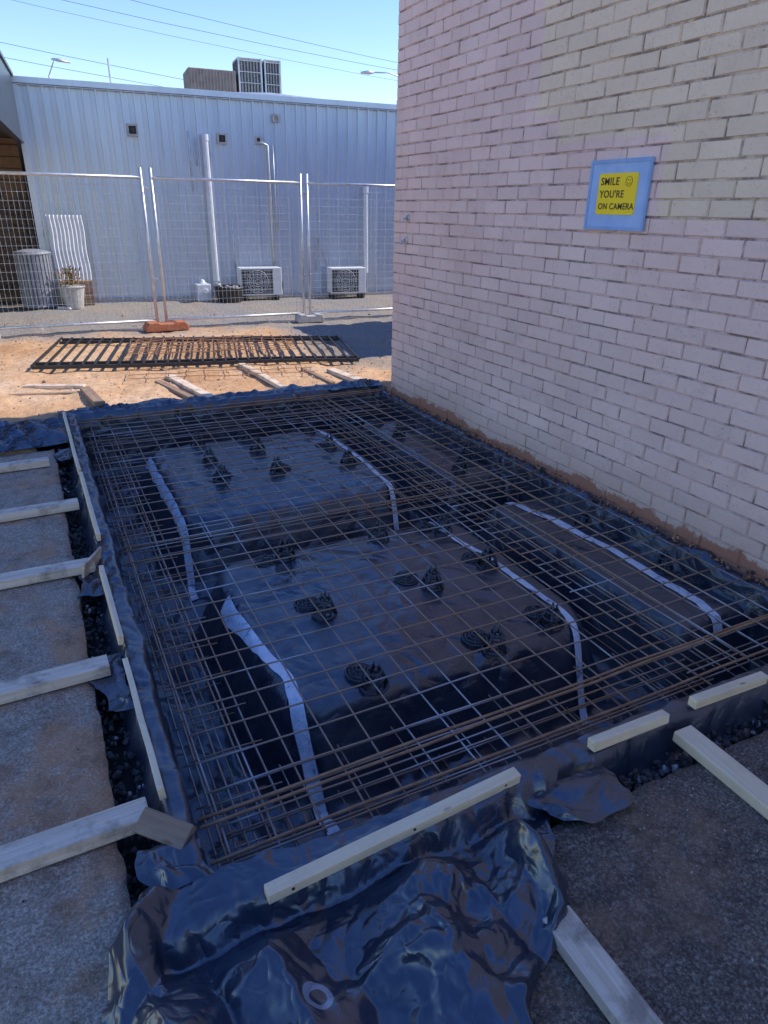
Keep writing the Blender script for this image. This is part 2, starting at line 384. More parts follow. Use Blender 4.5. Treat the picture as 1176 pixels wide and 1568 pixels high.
# ------------------------------------------------------------ crumpled sheets
def lerp(a,b,t): return a+(b-a)*t
def poly(pts,t):
    n=len(pts)-1;f=min(t*n,n-1e-6);i=int(f);u=f-i
    return (lerp(pts[i][0],pts[i+1][0],u),lerp(pts[i][1],pts[i+1][1],u))
def front_sheet():
    Lft=[(.13,1.285),(.0,1.30),(-.10,1.18),(-.13,1.0),(-.12,.6),(-.1,.3)]
    Rgt=[(1.26,1.235),(1.17,1.13),(1.05,.97),(.96,.82),(.72,.66),(.55,.3)]
    ns,ntt=230,210;v=[];f=[]
    for j in range(ntt+1):
        t=j/ntt;l=poly(Lft,t);r=poly(Rgt,t)
        for i in range(ns+1):
            s=i/ns
            x=lerp(l[0],r[0],s);y=lerp(l[1],r[1],s)
            top=sst(1.12,1.19,y)
            base=.012+top*.052
            tr=math.exp(-((y-1.13)/.045)**2)*.03*(1-top) if x>0 else 0
            ux=(x-.5)*(1+.6*(1.2-y))
            fan=tri(ux*2.9+nz(x*1.4,y*1.1,.5)*1.5+(1.2-y)*.9)
            c1=crumple(x,y,2.3,.95);c2=crumple(x,y,6.1,2.2);c3=crumple(x,y,9.4,5)
            cm=sst(-.2,.25,nz(x*2.2,y*2.2,77))
            amp=lerp(.17,1,sst(1.16,.98,y))
            if x<.16: amp=max(amp,.8*sst(.18,.02,x))
            d=(.10*fan+.14*c1+.050*c2*(.35+.65*cm)+.016*c3*(.25+.75*cm)-.065)*amp
            d*=sst(0,.05,s+.008)*sst(0,.05,1-s+.008)
            z=base-tr+max(-.004,d)
            x+=.03*nz(x*5,y*5,61)*amp+.010*nz(x*20,y*20,62);y+=.03*nz(x*5,y*5,71)*amp+.010*nz(x*20,y*20,72)
            v.append((x,y,max(z,.010 if y<1.05 else -.1)))
    for j in range(ntt):
        for i in range(ns):
            a=j*(ns+1)+i;f.append((a,a+ns+1,a+ns+2,a+1))
    me=bpy.data.meshes.new('plastic_sheet');me.from_pydata(v,[],f);me.materials.append(M_sheet)
    me.polygons.foreach_set('use_smooth',[True]*len(f))
    ob=bpy.data.objects.new('plastic_sheet',me);C.objects.link(ob)
front_sheet()
def rag(x0,x1,y0,y1,amp,seed,zb=.02,st=.016):
    def fn(x,y):
        e=min(x-x0,x1-x,y-y0,y1-y)
        d=amp*(crumple(x,y,seed,1.6)*.95+crumple(x,y,seed+2,4)*.28-.35)
        return (x+.09*nz(x*4,y*4,seed+9)+.02*nz(x*15,y*15,seed),y+.09*nz(x*4,y*4,seed+19)+.02*nz(x*15,y*15,seed+1),zb+max(0,d)*sst(-.02,.08,e)+.004)
    return grid('plastic_sheet',frange(x0,x1,st),frange(y0,y1,st),fn,M_sheet)
rag(-1.5,.10,5.32,6.05,.13,3.3)
rag(.2,2.9,6.12,6.30,.13,8.1,zb=.03)
rag(2.45,2.98,6.0,6.22,.2,13.1,zb=.04)
rag(1.14,1.36,1.02,1.2,.13,15.1,zb=.02,st=.009)
rag(-.03,.14,2.15,2.5,.14,17.1,zb=.0,st=.009)
rag(-.04,.13,3.0,3.35,.14,18.1,zb=.0,st=.009)
rag(-.03,.10,5.0,5.3,.14,19.1,zb=.0,st=.010)
rag(.02,.20,1.26,1.46,.12,21.1,zb=.03,st=.008)
rag(2.2,2.95,1.1,1.2,.08,23.1,zb=-.02,st=.010)

# ------------------------------------------------------------ tape
def tape(pts,w=.048):
    P=[]
    for i in range(len(pts)-1):
        a,b=Vector(pts[i]),Vector(pts[i+1]);n=max(2,int((b-a).length/.015))
        for k in range(n): P.append(a.lerp(b,k/n))
    P.append(Vector(pts[-1]))
    for _ in range(4): P=[P[0]]+[(P[i-1]+P[i]*2+P[i+1])/4 for i in range(1,len(P)-1)]+[P[-1]]
    v=[];f=[];sd=R(0,9)
    for i,p in enumerate(P):
        t=(P[min(i+1,len(P)-1)]-P[max(i-1,0)]).normalized();nn=Vector((-t.y,t.x))
        c=p+nn*(.010*nz(p.y*5,p.x*5,sd))
        for k in range(7):
            q=c+nn*((k/6-.5)*w*(1+.22*nz(p.y*14,k*.3,sd)))
            zz=max(linz(q.x+dx,q.y+dy) for dx in (-.012,0,.012) for dy in (-.012,0,.012))
            v.append((q.x,q.y,zz+.003))
    for i in range(len(P)-1):
        for k in range(6):
            a=i*7+k;f.append((a,a+1,a+8,a+7))
    me=bpy.data.meshes.new('tape_strip');me.from_pydata(v,[],f);me.materials.append(M_tape)
    me.polygons.foreach_set('use_smooth',[True]*len(f))
    ob=bpy.data.objects.new('tape_strip',me);C.objects.link(ob)
tape([(.61,2.95),(.60,2.8),(.635,2.5),(.68,2.2),(.66,1.98),(.67,1.82),(.70,1.62)],.050)
tape([(1.95,3.36),(1.98,3.1),(2.03,2.6),(2.05,2.1),(2.0,1.93),(1.98,1.78)],.040)
tape([(.60,5.30),(.60,4.9),(.60,4.3),(.60,3.95),(.57,3.6)],.042)
tape([(2.04,5.45),(2.06,5.0),(2.06,4.4),(2.02,3.95),(2.0,3.7)],.040)
tape([(2.62,3.36),(2.70,2.9),(2.73,2.4),(2.72,1.9),(2.70,1.74)],.060)
tape([(2.38,3.52),(2.48,3.42),(2.62,3.38)],.05)
tape([(2.44,3.58),(2.36,3.35),(2.33,3.2)],.04)

# ------------------------------------------------------------ rebar mesh
def bar(mb,p0,p1,r,wob=.004,mi=0):
    p0=Vector(p0);p1=Vector(p1);L=(p1-p0).length;n=max(2,int(L/.25));sd=R(0,99)
    mb.tube([p0.lerp(p1,i/n)+Vector((wob*nz(i*.6,sd),wob*nz(sd,i*.6),wob*1.5*nz(i*.5,sd,5))) for i in range(n+1)],r,6,mi)
def sheet(mb,x0,x1,y0,y1,sx,sy,z,r=.0037,mi=0,ox=0,oy=0,yaw=0):
    x=x0+ox
    while x<=x1+.001:
        bar(mb,(x+R(-.004,.004),y0-R(.0,.05),z+R(-.003,.003)),(x+yaw+R(-.006,.006),y1+R(.0,.05),z+R(-.003,.003)),r,mi=mi);x+=sx
    y=y0+oy
    while y<=y1+.001:
        bar(mb,(x0-R(0,.04),y+R(-.004,.004),z+.007),(x1+R(0,.03),y+R(-.006,.006)-yaw,z+.007),r,mi=mi);y+=sy
mb=MB()
sheet(mb,.24,2.14,1.36,3.62,.138,.138,-.022)
sheet(mb,.22,2.20,3.46,5.98,.138,.138,-.010,ox=.03,yaw=.01)
sheet(mb,2.10,2.95,1.36,3.70,.138,.138,-.006,oy=.05,yaw=-.012)
sheet(mb,2.12,2.96,3.45,5.98,.138,.138,-.024,oy=.03)
mb.obj('reinforcing_mesh',[M_steel],smooth=True)
mb=MB()
for z in (-.34,-.12):
    for x in (.24,.31,.38,.45): bar(mb,(x,1.4,z),(x,5.95,z),.0042)
    for y in frange(1.45,5.9,.22): bar(mb,(.22,y,z+.008),(.48,y,z+.008),.003)
    for y in (1.45,1.54,1.63,1.72): bar(mb,(.25,y,z+.012),(2.95,y,z+.012),.004)
    for x in frange(.5,2.9,.22): bar(mb,(x,1.42,z),(x,1.76,z),.003)
    for x in (2.30,2.36): bar(mb,(x,1.5,z),(x,5.9,z),.0038)
    for y in (3.5,3.58,3.66): bar(mb,(.3,y,z+.01),(2.9,y,z+.01),.0038)
    for y in (5.64,5.73,5.82,5.91): bar(mb,(.3,y,z+.01),(2.9,y,z+.01),.004)
for x in (2.31,2.37,2.64): bar(mb,(x,1.38,.006),(x-.03,5.9,.006),.004)
mb.obj('trench_mesh',[M_steel],smooth=True)
mb=MB()
for y,z,dy in ((1.375,.0,.01),(1.50,.004,.05),(1.535,.0,.03),(5.90,.01,.03),(5.97,.016,.0)):
    bar(mb,(.18,y,z),(2.96,y+dy,z),.0058,.006)
mb.obj('reinforcing_bars',[M_rust],smooth=True)

def chair_mesh(kind):
    mb=MB()
    if kind==0:
        mb.ring((0,0,.005),.050,.006,18);mb.ring((0,0,.004),.03,.003,14)
        for k in range(4):
            a=k*math.pi/2+.3
            mb.tube([(.050*math.cos(a),.050*math.sin(a),.005),(.034*math.cos(a),.034*math.sin(a),.05),(.021*math.cos(a),.021*math.sin(a),.085)],[.008,.0075,.007],6)
        mb.ring((0,0,.075),.024,.007,12);mb.ring((0,0,.045),.036,.005,14)
        for k in range(4):
            a=k*math.pi/2+.3;mb.tube([(.018*math.cos(a),.018*math.sin(a),.08),(.015*math.cos(a),.015*math.sin(a),.112)],[.008,.004],6)
    else:
        for r_,z in ((.055,.006),(.042,.010),(.028,.018),(.016,.028)): mb.ring((0,0,z),r_,.0045,18)
        for k in range(6):
            a=k*math.pi/3;mb.tube([(.055*math.cos(a),.055*math.sin(a),.006),(.012*math.cos(a),.012*math.sin(a),.03)],.004,5)
    return mb.obj('bar_chair',M_chair,smooth=True)
first={0:chair_mesh(0),1:chair_mesh(1)}
CH=[(1.0,3.2,0),(.91,3.18,1),(1.58,3.17,0),(.99,2.56,0),(.96,2.66,1),(1.92,3.22,1),(1.97,3.13,0),(1.48,2.68,1),(1.57,2.58,0),(1.93,2.76,1),(1.96,2.64,0),
(1.93,2.14,1),(1.92,2.04,0),(1.53,2.10,1),(1.56,2.01,0),(.95,2.10,1),(.98,2.0,0),(1.37,5.30,0),(1.42,5.2,1),(.98,4.84,0),(.97,4.42,0),(1.0,4.5,1),(1.39,4.93,0),(1.38,4.44,0),(1.42,4.5,1),
(1.92,5.28,0),(1.92,4.79,0),(1.9,4.88,1),(1.92,4.38,0),(1.98,4.45,1),(1.00,5.3,0),(2.80,2.84,0),(2.87,2.68,1),(2.83,2.24,0),(2.88,2.12,1),(2.86,4.24,0),(2.62,4.9,0),(2.8,5.1,1),(2.66,4.0,0),(2.84,4.6,1),(2.6,5.3,1)]
used=set()
for x,y,k in CH:
    x+=R(-.015,.015);y+=R(-.015,.015)
    if k in used:
        ob=bpy.data.objects.new('bar_chair',first[k].data);C.objects.link(ob)
    else: ob=first[k];used.add(k)
    ob.location=(x,y,linz(x,y)+.003);ob.rotation_euler=(R(-.08,.08),R(-.08,.08),R(0,6));ob.scale=(1.12,1.12,1.0)

# ------------------------------------------------------------ brick building
def paintcol(nt,v,sp):
    n1=noi(nt,v,1.1,4,.6);n3=noi(nt,v,7,4,.65)
    pink=ramp(nt,n1,[(.3,(.74,.53,.475)),(.7,(.83,.63,.575))])
    cream=ramp(nt,n1,[(.3,(.74,.585,.435)),(.7,(.82,.67,.51))])
    j=mth(nt,'MULTIPLY',mth(nt,'SUBTRACT',n3,.5),.10)
    yy=mth(nt,'ADD',sp.outputs[1],j);zz=mth(nt,'ADD',sp.outputs[2],j)
    def reg(y,z):
        a=ramp(nt,mth(nt,'SUBTRACT',y+.5,yy),[(.49,0),(.51,1)])
        c=ramp(nt,mth(nt,'SUBTRACT',zz,z-.5),[(.49,0),(.51,1)])
        return mth(nt,'MULTIPLY',a,c)
    g=mth(nt,'MAXIMUM',reg(3.98,2.2),mth(nt,'MAXIMUM',reg(3.76,2.03),reg(2.86,1.62)))
    return mixc(nt,g,pink,cream),n1,n3
def basemix(nt,col,sp,n1,n2,n3):
    zb=mth(nt,'ADD',sp.outputs[2],mth(nt,'MULTIPLY',mth(nt,'SUBTRACT',n3,.5),.16))
    zb=mth(nt,'ADD',zb,mth(nt,'MULTIPLY',mth(nt,'SUBTRACT',n1,.5),.14))
    zb=mth(nt,'ADD',zb,mth(nt,'MULTIPLY',mth(nt,'SUBTRACT',n2,.5),.05))
    col=mixc(nt,ramp(nt,mth(nt,'ADD',zb,mth(nt,'MULTIPLY',mth(nt,'SUBTRACT',n2,.5),.14)),[(.06,.55),(.30,0)]),col,(.42,.31,.23))
    return mixc(nt,ramp(nt,zb,[(.055,.85),(.075,0)]),col,(.32,.12,.065))
def brickmat():
    m,nt,b=newmat('painted_brick');v=coord(nt)
    sp=N(nt,'ShaderNodeSeparateXYZ');nt.links.new(v,sp.inputs[0])
    at=N(nt,'ShaderNodeAttribute',attribute_name='var')
    n2=noi(nt,v,35,4,.7);n6=noi(nt,v,90,3,.7)
    col,n1,n3=paintcol(nt,v,sp)
    hs=N(nt,'ShaderNodeHueSaturation');nt.links.new(col,hs.inputs['Color'])
    nt.links.new(mth(nt,'ADD',mth(nt,'MULTIPLY',at.outputs['Fac'],.11),.94),hs.inputs['Value'])
    col=hs.outputs[0]
    col=mixc(nt,mth(nt,'MULTIPLY',ramp(nt,n2,[(.58,0),(.70,1)]),.30),col,(.38,.27,.24))
    col=mixc(nt,mth(nt,'MULTIPLY',mth(nt,'MULTIPLY',ramp(nt,n6,[(.61,0),(.67,1)]),ramp(nt,n3,[(.45,0),(.6,1)])),.6),col,(.20,.14,.12))
    col=mixc(nt,mth(nt,'MULTIPLY',ramp(nt,n3,[(.56,0),(.75,1)]),.25),col,(.42,.32,.28))
    col=basemix(nt,col,sp,n1,n2,n3)
    nt.links.new(col,b.inputs['Base Color']);b.inputs['Roughness'].default_value=.62
    p=bump(nt,b,n3,.4,.010);p=bump(nt,b,n2,.7,.006,p);bump(nt,b,n6,.4,.003,p);return m
M_brick=brickmat()
def mortarmat():
    m,nt,b=newmat('painted_mortar');v=coord(nt)
    sp=N(nt,'ShaderNodeSeparateXYZ');nt.links.new(v,sp.inputs[0])
    col,n1,n3=paintcol(nt,v,sp);n=noi(nt,v,6,4,.75);n2=noi(nt,v,35,4,.7)
    col=mixc(nt,.32,col,(.30,.22,.20))
    col=mixc(nt,mth(nt,'MULTIPLY',ramp(nt,n,[(.44,0),(.60,1)]),.8),col,(.14,.10,.09))
    col=basemix(nt,col,sp,n1,n2,n3)
    nt.links.new(col,b.inputs['Base Color'])
    b.inputs['Roughness'].default_value=.9;bump(nt,b,n2,.8,.006);return m
M_mort=mortarmat()
bld=empty('brick_building')
mb=MB()
WX=3.036;WH=3.78
mb.box((WX+4,5.9-.006-6.5,WH/2-.1),(8,13,WH+.2))
mb.box((6.35+3.5,8.45,1.3),(7,2.5,3.3))  # unseen rear block, sized to cast the ground shadow beyond the corner
mb.obj('body',M_mort,parent=bld)
mb=MB();mb.box((WX+4,-.6,WH+.05),(8.04,13.04,.10));mb.obj('parapet_capping',M_galv,parent=bld)
mb=MB();var=[]
def jx(): return R(-.0014,.0014)
for cidx in range(-2,int(WH/.086)):
    z0=cidx*.086+.0035;z1=z0+.078;off=0 if cidx%2 else .12
    y=5.9+R(-.004,.004)
    firstb=True
    while y>-2.6:
        L=.232 if not(firstb and off) else .112
        L+=R(-.003,.003)
        y1=y;y0=y-L
        p=.0062+R(-.0028,.0028);bv=.004+R(-.001,.003)
        o=len(mb.v);v4=[(y0,z0),(y1,z0),(y1,z1),(y0,z1)]
        rz=R(-.002,.002);ry=R(-.002,.002);tilt=R(-.0015,.0015)
        for (a,b_) in v4: mb.v.append(Vector((WX+.001,a+ry,b_+rz)))
        for k,(a,b_) in enumerate(v4):
            sa=1 if k in(0,3) else -1;sb=1 if k<2 else -1
            mb.v.append(Vector((WX-p+tilt*sa,a+ry+sa*bv+jx(),b_+rz+sb*bv*.8+jx())))
        for q in ((4,7,6,5),(0,4,5,1),(1,5,6,2),(2,6,7,3),(3,7,4,0)):
            mb.f.append(tuple(o+i for i in q));mb.m.append(0);
        vv=R(0,1);var+= [vv]*5
        y=y0-.008;firstb=False
ob=mb.obj('brick_wall',M_brick,parent=bld)
at=ob.data.attributes.new('var','FLOAT','FACE');at.data.foreach_set('value',var)
mb=MB()
for i in range(600): rock(mb,(3.0+R(-.02,.03),R(1.2,5.9),R(-.05,.012)),R(.004,.014),0 if R(0,1)<.4 else 1)
mb.obj('wall_base_debris',[M_rubble,simple('brick_chip',(.35,.14,.07),(.45,.24,.14),rough=.9,bs=0)])
mb=MB()
for y,z in ((5.63,1.58),(5.66,1.40)):
    mb.ring((WX-.012,y,z),.028,.006,12,axis='X');mb.tube([(WX,y,z),(WX-.05,y,z),(WX-.07,y,z-.03)],.008,8)
mb.obj('wall_tap',M_galv,smooth=True)

# sign
sg=empty('camera_warning_sign',(WX-.012,3.165,1.742),(math.radians(90),0,math.radians(-90)))
mb=MB();mb.box((0,0,.004),(.46,.36,.010));mb.obj('backing_board',M_blue,parent=sg,bev=.002)
mb=MB()
for c,d in (((0,.171,.011),(.46,.018,.005)),((0,-.171,.011),(.46,.018,.005)),((-.221,0,.0105),(.018,.322,.005)),((.221,0,.0105),(.018,.322,.005))): mb.box(c,d)
mb.obj('board_edge',simple('blue_edge',(.22,.39,.70),(.30,.47,.76),rough=.6,bs=0),parent=sg)
def rrect(mb,cx,cy,w,h,r,z0,z1,n=5):
    pts=[]
    for sx,sy,a0 in ((1,1,0),(-1,1,90),(-1,-1,180),(1,-1,270)):
        for k in range(n+1):
            a=math.radians(a0+90*k/n);pts.append((cx+sx*(w/2-r)+r*math.cos(a),cy+sy*(h/2-r)+r*math.sin(a)))
    o=len(mb.v);L=len(pts)
    for z in (z0,z1):
        for p in pts: mb.v.append(Vector((p[0],p[1],z)))
    mb.f.append(tuple(o+L+i for i in range(L)));mb.m.append(0)
    for i in range(L): mb.f.append((o+i,o+(i+1)%L,o+L+(i+1)%L,o+L+i));mb.m.append(0)
mb=MB();rrect(mb,.0,.006,.295,.210,.012,.0095,.0125);mb.obj('yellow_plate',M_yellow,parent=sg)
def text(body,x,y,size,par,mat,z=.0135,bold=.0009):
    c=bpy.data.curves.new('t','FONT');c.body=body;c.size=size;c.offset=bold;c.extrude=.0004;c.space_character=1.08
    t=bpy.data.objects.new('t',c);C.objects.link(t)
    bpy.context.view_layer.update()
    me=bpy.data.meshes.new_from_object(t.evaluated_get(bpy.context.evaluated_depsgraph_get()))
    bpy.data.objects.remove(t)
    me.materials.clear();me.materials.append(mat)
    o=bpy.data.objects.new('lettering',me);C.objects.link(o);o.parent=par;o.location=(x,y,z);return o
text('SMILE',-.130,.052,.054,sg,M_ink);text("YOU'RE",-.130,-.012,.052,sg,M_ink);text('ON CAMERA',-.130,-.072,.0445,sg,M_ink)
mb=MB();mb.ring((.085,.068,.0135),.024,.0012,24)
mb.ring((.077,.075,.0135),.0022,.0012,8);mb.ring((.093,.075,.0135),.0022,.0012,8)
mb.tube([(.085+.013*math.cos(a),.067+.013*math.sin(a),.0135) for a in [math.radians(200+k*14) for k in range(11)]],.0011,5)
mb.obj('smiley',M_ink,parent=sg)

# ------------------------------------------------------------ metal building
ANG=math.atan2(-.58,7.21)
def wallmat():
    m,nt,b=newmat('grey_steel_cladding');v=coord(nt,(1,1,.25))
    n=noi(nt,v,2.5,4,.6);col=ramp(nt,n,[(.3,(.56,.62,.71)),(.7,(.66,.72,.79))])
    n2=noi(nt,coord(nt,(6,1,.6)),3,4,.7)
    col=mixc(nt,mth(nt,'MULTIPLY',ramp(nt,n2,[(.55,0),(.8,1)]),.4),col,(.36,.40,.46))
    nt.links.new(col,b.inputs['Base Color']);b.inputs['Roughness'].default_value=.3;b.inputs['Metallic'].default_value=.3
    return m
M_clad=wallmat()
met=empty('metal_building',(.35,13.93,0),(0,0,ANG))
mb=MB();H=3.40;x=0;prof=[]
while x<15:
    prof+=[(x,0),(x+.065,0),(x+.07,-.006),(x+.085,-.006),(x+.09,0),(x+.15,0),(x+.154,-.046),(x+.178,-.046),(x+.182,0)];x+=.20
for i,(a,b_) in enumerate(prof):
    mb.v.append(Vector((a,b_,0.05)));mb.v.append(Vector((a,b_,H)))
for i in range(len(prof)-1): mb.f.append((2*i,2*i+2,2*i+3,2*i+1));mb.m.append(0)
mb.obj('cladding',M_clad,parent=met)
mb=MB();mb.box((7.5,4.03,1.72),(15,8,3.3));mb.box((7.5,-.0,.03),(15,.08,.10));mb.obj('body',M_conc,parent=met)
mb=MB();mb.box((7.45,-.02,H+.03),(15.1,.12,.09));mb.box((7.45,-.045,H-.03),(15.1,.05,.012))
mb.box((-.03,-.0,1.7),(.10,.11,3.36));mb.obj('flashing',M_clad,parent=met,bev=.004)
mb=MB();mb.box((7.5,4.1,H+.12),(15.1,8.0,.04),mat=Matrix.Rotation(math.radians(.8),3,'X'));mb.obj('roof',M_galv,parent=met)
def L(x,z,off=0): return ((x-.35)/math.cos(ANG),-off,z)
mb=MB();mb.tube([L(3.22,.35,.10),L(3.21,2.72,.10)],.055,12);mb.tube([L(3.21,2.70,.10),L(3.21,2.80,.10)],.066,12)
mb.tube([L(3.24,.30,.10),L(3.24,.14,.14)],.05,12)
mb.tube([L(6.25,.45,.09),L(6.23,1.93,.09)],.042,12);mb.tube([L(6.23,1.93,.09),L(6.23,2.05,.09)],.055,12)
mb.obj('downpipe',M_cream,parent=met,smooth=False)
mb=MB();mb.tube([L(4.35,.6,.06),L(4.33,2.68,.06),L(4.22,2.72,.06),L(4.17,2.74,-.02)],.022,8);mb.tube([L(4.44,1.2,.05),L(4.43,2.7,.05)],.012,6)
mb.tube([L(2.94,1.9,.05),L(2.93,2.84,.05)],.012,6);mb.tube([L(3.05,2.3,.05),L(3.05,2.75,.05)],.010,6)
mb.tube([L(5.2,.5,.05),L(5.2,1.2,.05),L(5.5,.4,.07)],.010,6);mb.tube([L(3.6,.55,.05),L(3.6,1.5,.05)],.012,6)
mb.obj('conduit',M_galv,parent=met,smooth=True)
mb=MB()
for x,z,s in ((2.02,2.81,.15),(3.52,2.75,.14),(4.51,3.12,.10),(4.17,2.76,.09)):
    c=L(x,z,.055)
    for dx,dz,w,h in ((0,s/2,s+.03,.03),(0,-s/2,s+.03,.03),(-s/2,0,.03,s-.03),(s/2,0,.03,s-.03)): mb.box((c[0]+dx,c[1],c[2]+dz),(w,.04,h))
    mb.box((c[0],c[1]+.012,c[2]),(s-.03,.01,s-.03),mi=0 if s==.10 else 1)
    if s>.1: mb.tube([(c[0]+.0,c[1],c[2]),(c[0]+.0,c[1]-.05,c[2]-.01)],.035,10,1)
mb.obj('wall_vent',[M_conc,M_grille],parent=met)

lw=empty('verandah_building',(.33,13.93,0),(0,0,ANG))
mb=MB();mb.box((-4.13,-.35,2.68),(7.94,8.1,.06));mb.obj('awning_roof',M_fascia,parent=lw)
mb=MB();mb.box((-.06,-2.25,3.02),(.06,4.5,.92));mb.box((-4.0,-4.48,3.02),(8,.06,.9));mb.obj('fascia',M_fascia,parent=lw)
mb=MB();mb.box((-.06,-2.25,3.50),(.12,4.6,.05));mb.box((-.06,-2.25,2.55),(.10,4.5,.035));mb.obj('fascia_trim',M_fascia,parent=lw)
mb=MB();mb.box((-4.1,2.0,1.32),(7.9,3,2.64));mb.obj('wall',M_brownwall,parent=lw)
mb=MB()
for i in range(14): mb.box((-4.1,.494,.2+i*.18),(7.9,.012,.012))
mb.box((-.9,.48,1.95),(.7,.03,.5));mb.obj('wall_joints',M_black,parent=lw)
mb=MB();
for x in (-3.9,-7.6): mb.box((x,-4.3,1.3),(.1,.1,2.66))
mb.obj('post',M_black,parent=lw,bev=.004)
mb=MB()
for i in range(44): mb.box((.20-i*.10,13.98+.004*i,.92),(.035,.025,1.6))
for z in (.3,1.55): mb.box((-2.0,14.08,z),(4.4,.03,.05))
for x in (.1,-2.2): mb.box((x,14.1,.95),(.08,.06,1.8))
mb.obj('paling_fence',simple('dark_timber',(.06,.045,.035),(.12,.09,.07),rough=.8,bs=0),bev=.003)

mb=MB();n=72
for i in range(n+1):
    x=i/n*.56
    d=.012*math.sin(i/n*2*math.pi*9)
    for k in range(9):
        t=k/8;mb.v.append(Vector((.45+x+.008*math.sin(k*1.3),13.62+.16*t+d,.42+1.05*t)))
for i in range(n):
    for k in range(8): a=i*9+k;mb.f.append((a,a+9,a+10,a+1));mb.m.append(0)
mb.obj('reflection_sheet',M_white,smooth=True)  # pale rippled sheet standing in for the striped reflection on the cladding
mb=MB();mb.box((.74,13.60,.21),(.5,.28,.42));
for i in range(4): mb.box((.74,13.455,.06+i*.10),(.5,.012,.08))
mb.obj('wooden_crate',M_brownwall,bev=.004)
def bin_(x,y):
    mb=MB();n=28
    for i in range(n):
        a=2*math.pi*i/n;m_=Matrix.Rotation(a,3,'Z')
        mb.box(Vector((x+.265*math.cos(a),y+.265*math.sin(a),.46)),(.02,.040,.84),mat=m_)
    mb.tube([(x,y,.04),(x,y,.88)],.25,20);mb.ring((x,y,.89),.27,.022,24);mb.ring((x,y,.06),.27,.018,24)
    mb.tube([(x,y,.88),(x,y,.92),(x,y,.95)],[.265,.25,.12],20)
    return mb.obj('rubbish_bin',M_binp)
bin_(.13,13.35)
mb=MB();x,y=.64,13.2
mb.tube([(x,y,0),(x,y,.03),(x,y,.34),(x,y,.36),(x,y,.36)],[.14,.15,.20,.21,.18],18)
mb.ring((x,y,.36),.205,.014,20)
for i in range(300):
    a=R(0,6.28);r=R(.0,.21);h=R(.36,.64);c=Vector((x+r*math.cos(a),y+r*math.sin(a),h))
    d=Vector((math.cos(a)*R(.2,1),math.sin(a)*R(.2,1),R(.1,1))).normalized()*R(.04,.09);sd=Vector((-d.y,d.x,R(-.02,.02))).normalized()*.014
    o=len(mb.v);mb.v+=[c,c+d*.5+sd,c+d,c+d*.5-sd];mb.f.append((o,o+1,o+2,o+3));mb.m.append(1 if R(0,1)<.65 else 2)
mb.obj('potted_plant',[M_conc,M_leaf,M_leafg])
mb=MB();mb.tube([(.36,13.15,.02),(.42,13.1,.03),(.5,13.12,.02),(.56,13.02,.02)],.02,8);mb.obj('hose',M_white,smooth=True)

def ac(x,y,w=.80,h=.50):
    e=empty('air_conditioner_unit',(x,y,.07),(0,0,ANG))
    mb=MB();mb.box((0,0,h/2+.03),(w,.30,h));mb.obj('casing',M_white,parent=e,bev=.012)
    mb=MB();mb.box((-.07,-.152,h/2+.03),(w*.76,.006,h*.88));mb.obj('fan_recess',M_grille,parent=e)
    mb=MB()
    for r_ in (.05,.09,.13,.17,.205): mb.ring((-.07,-.162,h/2+.03),r_,.003,24,axis='Y',m=4)
    for k in range(12):
        a=k*math.pi/6;mb.tube([(-.07+.04*math.cos(a),-.162,h/2+.03+.04*math.sin(a)),(-.07+.205*math.cos(a),-.162,h/2+.03+.205*math.sin(a))],.002,4)
    for k in range(8): mb.tube([(-.07-w*.37,-.160,.09+k*.055),(-.07+w*.37,-.160,.09+k*.055)],.0022,4)
    for k in range(12): mb.tube([(-.07-w*.37+k*w*.067,-.160,.07),(-.07-w*.37+k*w*.067,-.160,h-.01)],.002,4)
    mb.obj('fan_guard',M_cream,parent=e)
    mb=MB()
    for sx in (-.3,.3): mb.box((sx,0,-.02),(.06,.34,.09))
    mb.box((w/2+.02,0,.2),(.04,.12,.16));mb.obj('feet',M_black,parent=e,bev=.004)
ac(3.98,13.35);ac(5.72,13.18,.74,.48)
mb=MB();x,y=2.90,13.42
mb.box((x,y,.17),(.26,.24,.30));mb.tube([(x,y,.32),(x,y,.35),(x,y,.40)],[.09,.06,.03],12);mb.tube([(x+.02,y-.12,.2),(x+.02,y-.15,.2)],.05,12)
mb.obj('water_filter_box',M_cream,bev=.03)
mb=MB();x,y=3.34,13.2
mb.tube([(x,y,.02),(x,y,.24),(x,y,.27)],[.22,.265,.27],22,0,False);mb.ring((x,y,.27),.27,.018,24);mb.tube([(x,y,.19),(x,y,.2)],.245,22,1)
for i in range(50): rock(mb,(x+R(-.18,.18),y+R(-.18,.18),.22+R(0,.07)),R(.015,.035),2)
mb.obj('plastic_tub',[M_black,M_dark,M_conc])

